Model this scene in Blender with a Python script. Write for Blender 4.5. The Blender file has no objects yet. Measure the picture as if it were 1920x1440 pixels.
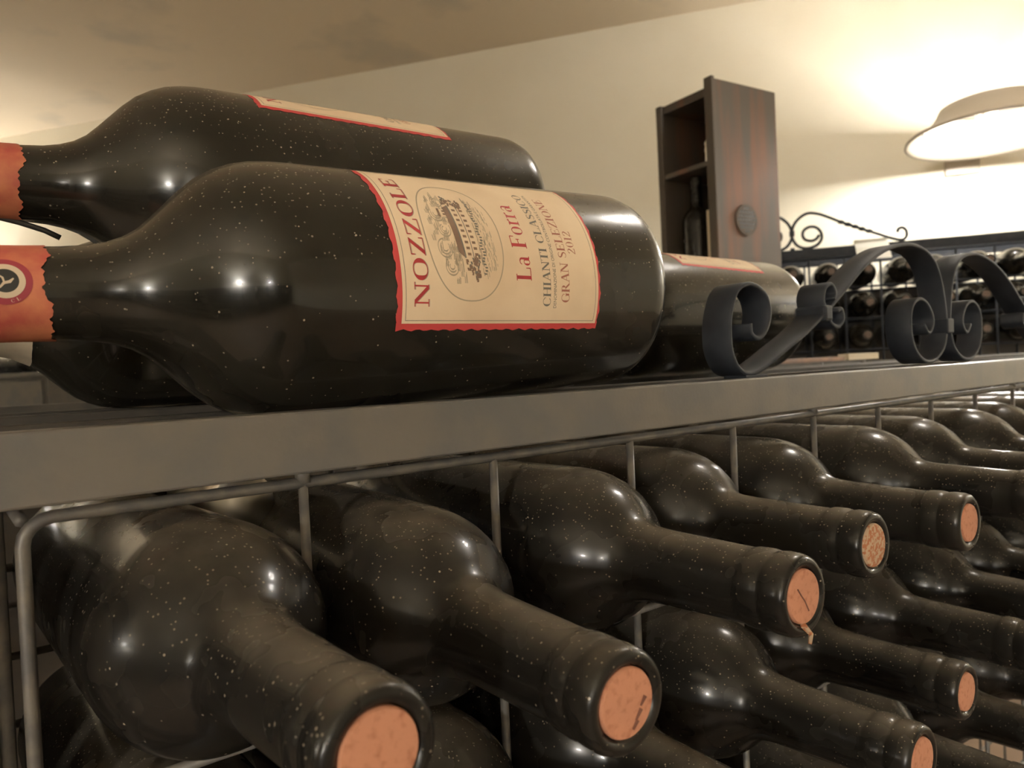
import bpy, bmesh, math, random
from mathutils import Vector, Matrix
random.seed(7)
PI = math.pi
S = bpy.context.scene
C = S.collection
H = 0.95                      # floor level lies this far under the lens; everything is lifted by it at the end

# ------------------------------------------------------------------ camera, world, exposure, lamps
cd = bpy.data.cameras.new('camera')
cam = bpy.data.objects.new('camera', cd); C.objects.link(cam)
cd.sensor_width = 36.0; cd.sensor_fit = 'HORIZONTAL'
cd.lens = 36.0 * 1400.0 / 1920.0
cd.clip_start = 0.01
Mx = Matrix(((0.786786128, 0.04791044, -0.61536345), (-0.615438178, -0.014926559, -0.78804381), (-0.046940785, 0.9987401, 0.017741904)))
cam.matrix_world = Mx.to_4x4()
cd.dof.use_dof = True; cd.dof.focus_distance = 0.30; cd.dof.aperture_fstop = 20.0
S.camera = cam
w = bpy.data.worlds.new('world'); S.world = w; w.use_nodes = True
w.node_tree.nodes['Background'].inputs[0].default_value = (1.0, 0.88, 0.7, 1)
w.node_tree.nodes['Background'].inputs[1].default_value = 0.02
S.view_settings.view_transform = 'Standard'; S.view_settings.look = 'None'
S.view_settings.gamma = 1; S.view_settings.use_curve_mapping = False
S.view_settings.exposure = 0.95
S.cycles.sample_clamp_indirect = 6.0
S.cycles.blur_glossy = 1.0
LAMP_COL = (1.0, 0.955, 0.88)
BACK_LAMP_W = 80.0            # the wall lamp in view
SIDE_FILL_W = 330.0
CEIL_FILL_W = 120.0
ROOM_LAMP_W = 500.0            # the lamps on the other walls

# ------------------------------------------------------------------ materials
def mat(name, col, rough=0.5, metal=0.0, spec=0.5, noise=None, bump=None, coat=0.0):
    m = bpy.data.materials.new(name); m.use_nodes = True
    nt = m.node_tree; b = nt.nodes['Principled BSDF']
    b.inputs['Base Color'].default_value = (*col, 1); b.inputs['Roughness'].default_value = rough
    b.inputs['Metallic'].default_value = metal; b.inputs['Specular IOR Level'].default_value = spec
    b.inputs['Coat Weight'].default_value = coat; b.inputs['Coat Roughness'].default_value = 0.12
    tc = nt.nodes.new('ShaderNodeTexCoord')
    if noise:
        sc, col2, lo, hi = noise[:4]
        n = nt.nodes.new('ShaderNodeTexNoise'); n.inputs['Scale'].default_value = sc; n.inputs['Detail'].default_value = 6
        if len(noise) > 4:
            mp = nt.nodes.new('ShaderNodeMapping'); mp.inputs['Scale'].default_value = noise[4]
            nt.links.new(tc.outputs['Object'], mp.inputs[0]); nt.links.new(mp.outputs[0], n.inputs['Vector'])
        else: nt.links.new(tc.outputs['Object'], n.inputs['Vector'])
        r = nt.nodes.new('ShaderNodeMapRange'); r.inputs[1].default_value = lo; r.inputs[2].default_value = hi
        nt.links.new(n.outputs['Fac'], r.inputs[0])
        x = nt.nodes.new('ShaderNodeMix'); x.data_type = 'RGBA'
        x.inputs[6].default_value = (*col, 1); x.inputs[7].default_value = (*col2, 1)
        nt.links.new(r.outputs[0], x.inputs[0]); nt.links.new(x.outputs[2], b.inputs['Base Color'])
    if bump:
        n2 = nt.nodes.new('ShaderNodeTexNoise'); n2.inputs['Scale'].default_value = bump[0]; n2.inputs['Detail'].default_value = 5
        nt.links.new(tc.outputs['Object'], n2.inputs['Vector'])
        bp = nt.nodes.new('ShaderNodeBump'); bp.inputs['Strength'].default_value = bump[1]; bp.inputs['Distance'].default_value = bump[2]
        nt.links.new(n2.outputs['Fac'], bp.inputs['Height']); nt.links.new(bp.outputs[0], b.inputs['Normal'])
    return m

def emis(name, col, s):
    m = bpy.data.materials.new(name); m.use_nodes = True; b = m.node_tree.nodes['Principled BSDF']
    b.inputs['Base Color'].default_value = (*col, 1)
    b.inputs['Emission Color'].default_value = (*col, 1); b.inputs['Emission Strength'].default_value = s
    return m

def dusty_glass(name, base, dust_max=0.42, rough=0.20, coat=0.3, spec=0.5):
    """nearly black bottle glass; dust has settled on whatever faces upwards, with grains and smears all over"""
    m = bpy.data.materials.new(name); m.use_nodes = True; nt = m.node_tree; N = nt.nodes.new; L = nt.links.new
    g = nt.nodes['Principled BSDF']; out = nt.nodes['Material Output']
    g.inputs['Base Color'].default_value = (*base, 1); g.inputs['Roughness'].default_value = rough
    g.inputs['IOR'].default_value = 1.38; g.inputs['Specular IOR Level'].default_value = spec; g.inputs['Coat Weight'].default_value = coat; g.inputs['Coat Roughness'].default_value = 0.06
    d = N('ShaderNodeBsdfPrincipled'); d.inputs['Base Color'].default_value = (0.36, 0.30, 0.22, 1); d.inputs['Roughness'].default_value = 0.95
    tc = N('ShaderNodeTexCoord'); oi = N('ShaderNodeObjectInfo'); ad = N('ShaderNodeVectorMath'); ad.operation = 'ADD'
    mul = N('ShaderNodeMath'); mul.operation = 'MULTIPLY'; mul.inputs[1].default_value = 3.7; L(oi.outputs['Random'], mul.inputs[0])
    L(tc.outputs['Object'], ad.inputs[0]); L(mul.outputs[0], ad.inputs[1])
    geo = N('ShaderNodeNewGeometry'); sx = N('ShaderNodeSeparateXYZ'); L(geo.outputs['Normal'], sx.inputs[0])
    up = N('ShaderNodeMapRange'); up.inputs[1].default_value = 0.35; up.inputs[2].default_value = 1.0; L(sx.outputs['Z'], up.inputs[0])
    pw = N('ShaderNodeMath'); pw.operation = 'POWER'; pw.inputs[1].default_value = 3.0; L(up.outputs[0], pw.inputs[0])
    n1 = N('ShaderNodeTexNoise'); n1.inputs['Scale'].default_value = 45; n1.inputs['Detail'].default_value = 4; n1.inputs['Roughness'].default_value = 0.55
    L(ad.outputs[0], n1.inputs['Vector'])
    r1 = N('ShaderNodeMapRange'); r1.inputs[1].default_value = 0.3; r1.inputs[2].default_value = 0.68; r1.inputs[3].default_value = 0.4; r1.inputs[4].default_value = 1.0
    L(n1.outputs['Fac'], r1.inputs[0])
    a = N('ShaderNodeMath'); a.operation = 'MULTIPLY'; L(pw.outputs[0], a.inputs[0]); L(r1.outputs[0], a.inputs[1])
    b = N('ShaderNodeMath'); b.operation = 'MULTIPLY'; b.inputs[1].default_value = dust_max; L(a.outputs[0], b.inputs[0])
    # grains
    v = N('ShaderNodeTexVoronoi'); v.inputs['Scale'].default_value = 260; L(ad.outputs[0], v.inputs['Vector'])
    lt = N('ShaderNodeMath'); lt.operation = 'LESS_THAN'; lt.inputs[1].default_value = 0.10; L(v.outputs['Distance'], lt.inputs[0])
    sc = N('ShaderNodeSeparateColor'); L(v.outputs['Color'], sc.inputs[0])
    gt = N('ShaderNodeMath'); gt.operation = 'GREATER_THAN'; gt.inputs[1].default_value = 0.62; L(sc.outputs[0], gt.inputs[0])
    gg = N('ShaderNodeMath'); gg.operation = 'MULTIPLY'; L(lt.outputs[0], gg.inputs[0]); L(gt.outputs[0], gg.inputs[1])
    vf = N('ShaderNodeTexVoronoi'); vf.inputs['Scale'].default_value = 620; L(ad.outputs[0], vf.inputs['Vector'])
    lf = N('ShaderNodeMath'); lf.operation = 'LESS_THAN'; lf.inputs[1].default_value = 0.20; L(vf.outputs['Distance'], lf.inputs[0])
    sf_ = N('ShaderNodeSeparateColor'); L(vf.outputs['Color'], sf_.inputs[0])
    th = N('ShaderNodeMapRange'); th.inputs[1].default_value = -0.2; th.inputs[2].default_value = 1.0; th.inputs[3].default_value = 0.97; th.inputs[4].default_value = 0.45
    L(sx.outputs['Z'], th.inputs[0])
    gf = N('ShaderNodeMath'); gf.operation = 'GREATER_THAN'; L(sf_.outputs[0], gf.inputs[0]); L(th.outputs[0], gf.inputs[1])
    hf = N('ShaderNodeMath'); hf.operation = 'MULTIPLY'; L(lf.outputs[0], hf.inputs[0]); L(gf.outputs[0], hf.inputs[1])
    hg = N('ShaderNodeMath'); hg.operation = 'MULTIPLY'; hg.inputs[1].default_value = 0.6; L(hf.outputs[0], hg.inputs[0])
    gx = N('ShaderNodeMath'); gx.operation = 'MAXIMUM'; L(hg.outputs[0], gx.inputs[0]); L(gg.outputs[0], gx.inputs[1])
    g2 = N('ShaderNodeMath'); g2.operation = 'MULTIPLY'; g2.inputs[1].default_value = 0.55; L(gx.outputs[0], g2.inputs[0])
    # old smears
    n3 = N('ShaderNodeTexNoise'); n3.inputs['Scale'].default_value = 26; n3.inputs['Detail'].default_value = 3; n3.inputs['Roughness'].default_value = 0.55
    L(ad.outputs[0], n3.inputs['Vector'])
    r3 = N('ShaderNodeMapRange'); r3.inputs[1].default_value = 0.35; r3.inputs[2].default_value = 0.8; r3.inputs[3].default_value = 0.006; r3.inputs[4].default_value = 0.032
    L(n3.outputs['Fac'], r3.inputs[0])
    s1 = N('ShaderNodeMath'); s1.operation = 'ADD'; L(b.outputs[0], s1.inputs[0]); L(g2.outputs[0], s1.inputs[1])
    s2 = N('ShaderNodeMath'); s2.operation = 'ADD'; s2.use_clamp = True; L(s1.outputs[0], s2.inputs[0]); L(r3.outputs[0], s2.inputs[1])
    rr = N('ShaderNodeMapRange'); rr.inputs[1].default_value = 0.25; rr.inputs[2].default_value = 0.8; rr.inputs[3].default_value = rough * 0.8; rr.inputs[4].default_value = rough * 1.6
    L(n3.outputs['Fac'], rr.inputs[0]); L(rr.outputs[0], g.inputs['Roughness'])
    mx = N('ShaderNodeMixShader'); L(s2.outputs[0], mx.inputs[0]); L(g.outputs[0], mx.inputs[1]); L(d.outputs[0], mx.inputs[2]); L(mx.outputs[0], out.inputs[0])
    return m

M = {
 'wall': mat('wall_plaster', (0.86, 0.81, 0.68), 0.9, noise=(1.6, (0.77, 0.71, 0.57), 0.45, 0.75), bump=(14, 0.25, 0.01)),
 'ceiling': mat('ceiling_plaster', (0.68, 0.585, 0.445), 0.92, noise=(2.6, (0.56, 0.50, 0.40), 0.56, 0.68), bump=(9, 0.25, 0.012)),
 'floor': mat('floor_tile', (0.22, 0.15, 0.10), 0.6, noise=(5, (0.14, 0.10, 0.07), 0.4, 0.6)),
 'glass': dusty_glass('dusty_green_black_glass', (0.007, 0.0065, 0.0045)),
 'glass2': dusty_glass('dusty_black_glass', (0.005, 0.0047, 0.0043), 0.30, 0.22, 0.14, 0.27),
 'far': dusty_glass('far_bottle_glass', (0.008, 0.0075, 0.006), 0.15, 0.16),
 'iron': mat('rack_painted_iron', (0.115, 0.102, 0.085), 0.42, 0.0, 0.5, noise=(38, (0.09, 0.086, 0.08), 0.42, 0.62), bump=(500, 0.12, 0.0006), coat=0.1),
 'scroll': mat('scroll_iron', (0.024, 0.027, 0.034), 0.6, 0.0, 0.3, noise=(60, (0.017, 0.020, 0.026), 0.4, 0.6)),
 'shadediron': mat('shaded_brown_iron', (0.045, 0.038, 0.030), 0.6, 0.0, 0.35, noise=(40, (0.03, 0.027, 0.022), 0.4, 0.6)),  # rack iron darkened: shade deeper in the rack is put into the colour
 'wire': mat('wire_iron', (0.13, 0.115, 0.095), 0.45, 0.1, 0.5, noise=(120, (0.08, 0.075, 0.07), 0.4, 0.6)),
 'cork': mat('cork', (0.45, 0.20, 0.115), 0.85, noise=(330, (0.33, 0.125, 0.065), 0.5, 0.7), bump=(600, 0.4, 0.0005)),
 'corkb': mat('mottled_cork', (0.40, 0.28, 0.18), 0.85, noise=(500, (0.33, 0.12, 0.05), 0.45, 0.55), bump=(600, 0.4, 0.0005)),
 'farcork': mat('far_cork', (0.15, 0.105, 0.08), 0.8, noise=(200, (0.08, 0.06, 0.05), 0.4, 0.6)),
 'crack': mat('cork_crack', (0.13, 0.05, 0.03), 0.9),
 'caps': mat('orange_red_neck_seal', (0.56, 0.19, 0.095), 0.5, noise=(75, (0.42, 0.075, 0.06), 0.42, 0.66), bump=(260, 0.25, 0.0006)),
 'capscream': mat('cream_neck_sleeve', (0.50, 0.42, 0.30), 0.6, noise=(60, (0.34, 0.28, 0.2), 0.4, 0.7)),
 'foil': mat('silver_foil', (0.75, 0.72, 0.66), 0.28, 1.0),
 'paper': mat('label_paper', (0.76, 0.60, 0.41), 0.75, noise=(28, (0.66, 0.50, 0.33), 0.4, 0.7)),
 'red': mat('label_red_ink', (0.40, 0.028, 0.03), 0.6, noise=(160, (0.30, 0.02, 0.025), 0.4, 0.7)),
 'edge': mat('label_red_edge', (0.52, 0.05, 0.05), 0.6),
 'ink': mat('label_grey_ink', (0.155, 0.135, 0.11), 0.7),
 'ink2': mat('label_pale_ink', (0.36, 0.29, 0.20), 0.7),
 'ink3': mat('label_brown_ink', (0.20, 0.12, 0.075), 0.7),
 'inkred': mat('label_soft_red_ink', (0.36, 0.13, 0.085), 0.7),
 'sealred': mat('seal_dark_red', (0.30, 0.035, 0.05), 0.55),
 'sealcream': mat('seal_cream', (0.62, 0.50, 0.36), 0.6),
 'black': mat('seal_black', (0.02, 0.02, 0.018), 0.5),
 'wood': mat('cabinet_wood', (0.072, 0.058, 0.046), 0.7, noise=(16, (0.17, 0.066, 0.032), 0.50, 0.72, (1, 1, 0.12)), bump=(60, 0.15, 0.001)),
 'wooddark': mat('cabinet_inside', (0.06, 0.055, 0.048), 0.7),
 'vent': mat('vent_disc', (0.08, 0.062, 0.048), 0.9),
 'stick': mat('slat_wood', (0.23, 0.125, 0.075), 0.55, noise=(40, (0.17, 0.10, 0.07), 0.4, 0.6)),
 'pale': mat('pale_wood', (0.6, 0.52, 0.38), 0.55),
 'card': mat('white_card', (0.8, 0.78, 0.70), 0.6),
 'shade': mat('lamp_shade_ceramic', (0.42, 0.37, 0.30), 0.45),
 'greycab': mat('grey_side_cabinet', (0.07, 0.066, 0.06), 0.7, noise=(20, (0.09, 0.08, 0.065), 0.4, 0.6)),
 'bulb': emis('bulb_glow', (1.0, 0.90, 0.72), 14.0),
 'screw': mat('screw', (0.06, 0.055, 0.05), 0.4, 0.6),
}

# ------------------------------------------------------------------ object helpers
def tag(o, label=None, cat=None, group=None, kind=None):
    if label: o['label'] = label
    if cat: o['category'] = cat
    if group: o['group'] = group
    if kind: o['kind'] = kind
    return o
def empty(name, loc, label, cat, group=None, rot=None):
    o = bpy.data.objects.new(name, None); C.objects.link(o); o.location = loc; o.empty_display_size = 0.02
    if rot: o.rotation_mode = 'QUATERNION'; o.rotation_quaternion = rot
    return tag(o, label, cat, group)
def mesh(name, me_or_bm, m, parent=None, smooth=False, label=None):
    if isinstance(me_or_bm, bmesh.types.BMesh):
        me = bpy.data.meshes.new(name); bmesh.ops.recalc_face_normals(me_or_bm, faces=me_or_bm.faces[:])
        me_or_bm.to_mesh(me); me_or_bm.free()
        if m: me.materials.append(m)
        if smooth:
            for p in me.polygons: p.use_smooth = True
    else: me = me_or_bm
    o = bpy.data.objects.new(name, me); C.objects.link(o)
    if parent: o.parent = parent
    if label: o['label'] = label
    return o
def kids(o): return [c for c in bpy.data.objects if c.parent == o]
def copy_tree(o, parent=None, childmap=None):
    c = o.copy(); C.objects.link(c); c.parent = parent
    for ch in (childmap or KM).get(o.name, ()): copy_tree(ch, c)
    return c
KM = {}
def remember(root):
    KM[root.name] = kids(root)
    for c in KM[root.name]:
        KM[c.name] = kids(c)

def box(bm, x0, x1, y0, y1, z0, z1, bev=0.0):
    r = bmesh.ops.create_cube(bm, size=1)
    for v in r['verts']:
        v.co = Vector(((x0 + x1) / 2 + v.co.x * (x1 - x0), (y0 + y1) / 2 + v.co.y * (y1 - y0), (z0 + z1) / 2 + v.co.z * (z1 - z0)))
    if bev > 0:
        es = list({e for v in r['verts'] for e in v.link_edges})
        bmesh.ops.bevel(bm, geom=es, offset=bev, segments=2, affect='EDGES', profile=0.5)
    return bm
def nb(): return bmesh.new()
def lathe(prof, seg=48, bm=None, cap0=False, cap1=False, wob=None):
    """profile of (r, z) pairs turned round local Z"""
    bm = bm or nb(); rings = []
    for i, (r, z) in enumerate(prof):
        if r < 1e-6: rings.append([bm.verts.new((0, 0, z))]); continue
        ring = []
        for k in range(seg):
            a = 2 * PI * k / seg; dz = wob(i, a) if wob else 0
            ring.append(bm.verts.new((r * math.cos(a), r * math.sin(a), z + dz)))
        rings.append(ring)
    for a, b in zip(rings, rings[1:]):
        if len(a) == 1 and len(b) == 1: continue
        for k in range(seg):
            k2 = (k + 1) % seg
            if len(a) == 1: bm.faces.new((a[0], b[k2], b[k]))
            elif len(b) == 1: bm.faces.new((a[k], a[k2], b[0]))
            else: bm.faces.new((a[k], a[k2], b[k2], b[k]))
    if cap0 and len(rings[0]) > 1: bm.faces.new(rings[0][::-1])
    if cap1 and len(rings[-1]) > 1: bm.faces.new(rings[-1])
    return bm
def tube(bm, pts, r, seg=8, cap=True):
    pts = [Vector(p) for p in pts]; rings = []; n = len(pts)
    t0 = (pts[1] - pts[0]).normalized(); ref = Vector((0, 0, 1)) if abs(t0.z) < 0.9 else Vector((0, 1, 0))
    u = t0.cross(ref).normalized()
    for i, p in enumerate(pts):
        t = (pts[min(i + 1, n - 1)] - pts[max(i - 1, 0)]).normalized()
        u = (u - t * u.dot(t)).normalized(); v = t.cross(u)
        rr = r(i) if callable(r) else r
        rings.append([bm.verts.new(p + (u * math.cos(2 * PI * k / seg) + v * math.sin(2 * PI * k / seg)) * rr) for k in range(seg)])
    for a, b in zip(rings, rings[1:]):
        for k in range(seg): bm.faces.new((a[k], a[(k + 1) % seg], b[(k + 1) % seg], b[k]))
    if cap: bm.faces.new(rings[0][::-1]); bm.faces.new(rings[-1])
    return bm
def ribbon(bm, path, y0, wd, th):
    """flat iron strip: path in XZ, width along Y"""
    n = len(path); rings = []
    for i, (x, z) in enumerate(path):
        a = Vector(path[max(i - 1, 0)]); b = Vector(path[min(i + 1, n - 1)]); t = (b - a).normalized(); nn = Vector((-t.y, t.x)) * th / 2
        c = th * 0.25
        rings.append([bm.verts.new((x + s * nn.x * f, y, z + s * nn.y * f)) for s, y, f in ((-1, y0 + c, 1), (-1, y0 + wd - c, 1), (-0.5, y0 + wd, 1), (0.5, y0 + wd, 1), (1, y0 + wd - c, 1), (1, y0 + c, 1), (0.5, y0, 1), (-0.5, y0, 1))])
    for a, b in zip(rings, rings[1:]):
        for k in range(8): bm.faces.new((a[k], a[(k + 1) % 8], b[(k + 1) % 8], b[k]))
    bm.faces.new(rings[0][::-1]); bm.faces.new(rings[-1])
    return bm
def catmull(P, sub=6):
    P = [Vector(p) for p in P]; out = []
    for i in range(len(P) - 1):
        p0 = P[max(i - 1, 0)]; p1 = P[i]; p2 = P[i + 1]; p3 = P[min(i + 2, len(P) - 1)]
        for k in range(sub):
            t = k / sub
            out.append(0.5 * ((2 * p1) + (p2 - p0) * t + (2 * p0 - 5 * p1 + 4 * p2 - p3) * t * t + (3 * p1 - p0 - 3 * p2 + p3) * t ** 3))
    out.append(P[-1]); return out

# ------------------------------------------------------------------ the room
ROT = math.radians(-55.1)     # the room runs at an angle to the rack
def wl(t, n, z):              # wall frame: t to the left along the back wall, n towards the back wall
    d = Vector((-0.57235, 0.82001, 0)); nn = Vector((0.82001, 0.57235, 0))
    return Vector((2.3826, 1.3114, 0)) * 1.0 + d * t + nn * (n - 0.0) + Vector((0, 0, z))
def slab(name, a, b, z0, z1, th, m):
    a = Vector(a); b = Vector(b); d = (b - a); L = d.length; ang = math.atan2(d.y, d.x)
    bm = box(nb(), 0, L, 0, th, z0, z1); o = mesh(name, bm, m); o.location = (a.x, a.y, 0); o.rotation_euler = (0, 0, ang)
    o['kind'] = 'structure'; return o
TL, TR, NF = 4.7, -2.4, -4.9
CZ = 1.215
c1, c2, c3, c4 = wl(TL, 0, 0), wl(TR, 0, 0), wl(TR, NF, 0), wl(TL, NF, 0)
def ext(a, b, e=0.1):
    d = (b - a).normalized() * e; return a - d, b + d
slab('wall_back', *ext(c2, c1), -H, CZ + .05, -0.1, M['wall'])
slab('wall_left', *ext(c1, c4), -H, CZ + .05, -0.1, M['wall'])
slab('wall_front', *ext(c4, c3), -H, CZ + .05, -0.1, M['wall'])
slab('wall_right', *ext(c3, c2), -H, CZ + .05, -0.1, M['wall'])
def plate(name, z0, z1, m):
    bm = nb(); cc = [c1, c2, c3, c4]
    lo = [bm.verts.new((c.x, c.y, z0)) for c in cc]; hi = [bm.verts.new((c.x, c.y, z1)) for c in cc]
    bm.faces.new(lo); bm.faces.new(hi[::-1])
    for k in range(4): bm.faces.new((lo[k], lo[(k + 1) % 4], hi[(k + 1) % 4], hi[k]))
    o = mesh(name, bm, m); o['kind'] = 'structure'; return o
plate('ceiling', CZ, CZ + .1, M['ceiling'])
plate('floor', -H - .1, -H, M['floor'])

# ------------------------------------------------------------------ wall lamps
def wall_lamp(t, n, side, z, label, watts):
    """side = direction (world angle) from the wall into the room"""
    base = wl(t, n, 0)
    root = empty('wall_lamp', (base.x, base.y, z), label, 'lamp')
    root.rotation_euler = (0, 0, side)
    # local: +X into the room
    off = 0.30
    bm = box(nb(), 0, 0.012, -0.05, 0.05, -0.06, 0.06, 0.004); mesh('wall_plate', bm, M['shade'], root)
    bm = tube(nb(), [(0.01, 0, 0), (0.05, 0, 0.03), (0.10, 0, 0.068), (0.20, 0, 0.074), (off, 0, 0.070)], 0.006); mesh('arm', bm, M['shade'], root, True)
    prof = [(0.119, 0.066), (0.127, 0.066), (0.136, 0.045), (0.155, 0.020), (0.180, 0.002), (0.205, -0.010), (0.216, -0.013), (0.217, -0.020), (0.210, -0.020), (0.200, -0.015), (0.176, -0.003), (0.149, 0.016), (0.129, 0.041), (0.119, 0.066)]
    bm = lathe(prof, 64); 
    sh = mesh('lamp_shade', bm, M['shade'], root, True); sh.location = (off, 0, 0); sh.rotation_euler = (0, math.radians(-3), 0)
    a = math.radians(-78)
    bm = lathe([(0.0, -0.004), (0.006, -0.003), (0.006, 0.003), (0, 0.004)], 12); sc = mesh('screw', bm, M['screw'], root)
    sc.location = (off + 0.183 * math.cos(a), 0.183 * math.sin(a), -0.004)
    bm = lathe([(0, -0.02), (0.017, -0.018), (0.02, 0), (0.017, 0.012), (0, 0.014)], 16); sk = mesh('socket', bm, M['shade'], root, True); sk.location = (off, 0, 0.062)
    bm = nb(); bmesh.ops.create_uvsphere(bm, u_segments=20, v_segments=12, radius=0.028)
    bu = mesh('bulb', bm, M['bulb'], root, True); bu.location = (off, 0, 0.012)
    L = bpy.data.lights.new('lamp_glow', 'POINT'); L.energy = watts; L.color = LAMP_COL; L.shadow_soft_size = 0.030
    lo = bpy.data.objects.new('lamp_glow', L); C.objects.link(lo); lo.parent = root; lo.location = (off, 0, 0.012)
    return root
bdir = math.atan2(-0.57235, -0.82001)
wall_lamp(-0.405, 0, bdir, 0.612, 'bell shaped pale wall lamp glowing above the far bottle rack', BACK_LAMP_W)
wall_lamp(-1.95, 0, bdir, 0.655, 'added fill lamp on the far wall, out of view to the right', BACK_LAMP_W * 2.5)  # unseen lamp added to brighten the ceiling and the far wall
wall_lamp(0.29, NF, bdir + PI, 0.14, 'pale wall lamp in the middle of the wall behind the viewer', ROOM_LAMP_W)
wall_lamp(2.75, NF, bdir + PI, 0.24, 'pale wall lamp near the left end of the wall behind the viewer', ROOM_LAMP_W * 0.6)
wall_lamp(-0.90, NF, bdir + PI, 0.12, 'pale wall lamp near the right end of the wall behind the viewer', ROOM_LAMP_W * 0.4)
wall_lamp(4.25, 0, bdir, 0.20, 'added fill lamp, unseen, at the far left end of the back wall', SIDE_FILL_W)  # fill lamp, added where the back wall is bright at its left end

def added_ceiling_lamp(x, y, label, watts):
    root = empty('added_ceiling_lamp', (x, y, CZ), label, 'lamp')
    mesh('ceiling_plate', lathe([(0, 0), (0.07, 0), (0.07, -0.012), (0, -0.014)], 32), M['shade'], root, True)
    mesh('rod', tube(nb(), [(0, 0, -0.01), (0, 0, -0.07)], 0.006), M['shade'], root, True)
    bm = nb(); bmesh.ops.create_uvsphere(bm, u_segments=24, v_segments=14, radius=0.055)
    g = mesh('globe', bm, M['bulb'], root, True); g.location = (0, 0, -0.12)
    L = bpy.data.lights.new('lamp_glow', 'POINT'); L.energy = watts; L.color = LAMP_COL; L.shadow_soft_size = 0.057
    lo = bpy.data.objects.new('lamp_glow', L); C.objects.link(lo); lo.parent = root; lo.location = (0, 0, -0.12)
added_ceiling_lamp(1.40, 0.30, 'added round globe fill lamp on the ceiling above the middle of the near rack', CEIL_FILL_W)  # unseen lamp added to brighten the far wall and the bottle tops
# dark storage racks that line the walls behind the viewer, up to just under the lamps
def storage_at(p, ang, L, top, label):
    root = empty('storage_rack', (p.x, p.y, -H), label, 'rack'); root.rotation_euler = (0, 0, ang)
    mesh('back_panel', box(nb(), 0, L, -0.02, 0, 0.03, top + H - 0.03), M['wooddark'], root)
    for k in range(5):
        z = 0.05 + (top + H - 0.075) * k / 4; mesh('shelf', box(nb(), 0, L, -0.30, -0.02, z, z + 0.025, 0.002), M['wooddark'], root)
    m = int(L / 0.5)
    for k in range(m + 1):
        x = (L - 0.02) * k / m; mesh('upright', box(nb(), x, x + 0.02, -0.305, 0.0, 0, top + H, 0.002), M['wooddark'], root)
    return root
storage_at(wl(TR + 0.05, NF + 0.03, 0), ROT + PI, 6.6, 0.0, 'long dark storage rack along the wall behind the viewer')
storage_at(wl(TL - 0.03, -4.0, 0), ROT + PI / 2, 2.9, 0.0, 'dark storage rack along the left wall')

# ------------------------------------------------------------------ the near rack
RX0, P, RY, BY = 0.0195, 0.0863, 0.262, 0.43
ZT, PZ = -0.0372, 0.088
NC, NR, XE = 18, 10, 1.60
rack = empty('wine_rack', (0, 0, 0), 'dark iron wire wine rack close up, bottles in its cells and on top', 'rack')
def rail(name, y0, y1, h=0.022, fl=0.028, x0=-0.035, x1=XE, m='iron'):
    bm = box(nb(), x0, x1, y0, y0 + 0.004, -0.0108 - h, -0.0108, 0.0009)
    if fl: box(bm, x0, x1, y0 + 0.003, y0 + fl, -0.0135, -0.0109, 0.0005)
    return mesh(name, bm, M['iron' if name == 'front_rail' else 'shadediron'], rack)
rail('front_rail', 0.2535, 0, 0.0222, 0.014)
rail('shelf_rail', 0.310, 0, 0.008, 0.0)
rail('shelf_rail', 0.432, 0, 0.016, 0.012)
rail('shelf_rail', 0.500, 0, 0.016, 0.012)
rail('rear_rail', 0.800, 0, 0.0222, 0.028)
for x in (-0.035, XE - 0.025):
    for y in (0.258, 0.80):
        mesh('leg', box(nb(), x, x + 0.022, y, y + 0.022, -H, -0.013, 0.001), M['iron'], rack)
    mesh('end_rail', box(nb(), x, x + 0.02, 0.27, 0.82, -0.034, -0.0138, 0.001), M['iron'], rack)
ZB = ZT - PZ * NR
def corner(y):
    bm = nb(); r = 0.008; pts = [(XE - 0.03, y, ZT)]
    for k in range(5):
        a = PI / 2 * k / 4; pts.append((RX0 + r - r * math.sin(a), y, ZT - r + r * math.cos(a)))
    pts.append((RX0, y, ZB)); tube(bm, pts, 0.0021, 10); return bm
for nm, y in (('front_frame_wire', RY), ('rear_frame_wire', BY)):
    mesh(nm, corner(y), M['wire'], rack, True)
up = nb(); tube(up, [(0, 0, ZT), (0, 0, ZB)], 0.0019, 8); upo = None
cr = nb(); tube(cr, [(RX0, 0, 0), (XE - 0.03, 0, 0)], 0.0019, 8); cro = None
for y in (RY, BY):
    for k in range(1, NC + 1):
        if upo is None: upo = mesh('upright_wire', up, M['wire'], rack, True); o = upo
        else: o = upo.copy(); C.objects.link(o)
        o.location = (RX0 + P * k, y + (0.0 if y == RY else 0), 0)
    for k in range(1, NR + 1):
        if cro is None: cro = mesh('cross_wire', cr, M['wire'], rack, True); o = cro
        else: o = cro.copy(); C.objects.link(o)
        o.location = (0, y, ZT - PZ * k)
for y in (0.302, 0.375):
    bm = nb(); tube(bm, [(RX0 - 0.004, y, ZT), (RX0 - 0.004, y, ZB)], 0.0022, 8); mesh('side_wire', bm, M['wire'], rack, True)
for z in (ZT, ZT - PZ * 4, ZB):
    bm = nb(); tube(bm, [(RX0, RY, z), (RX0, BY, z)], 0.002, 8); mesh('tie_wire', bm, M['wire'], rack, True)
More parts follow.
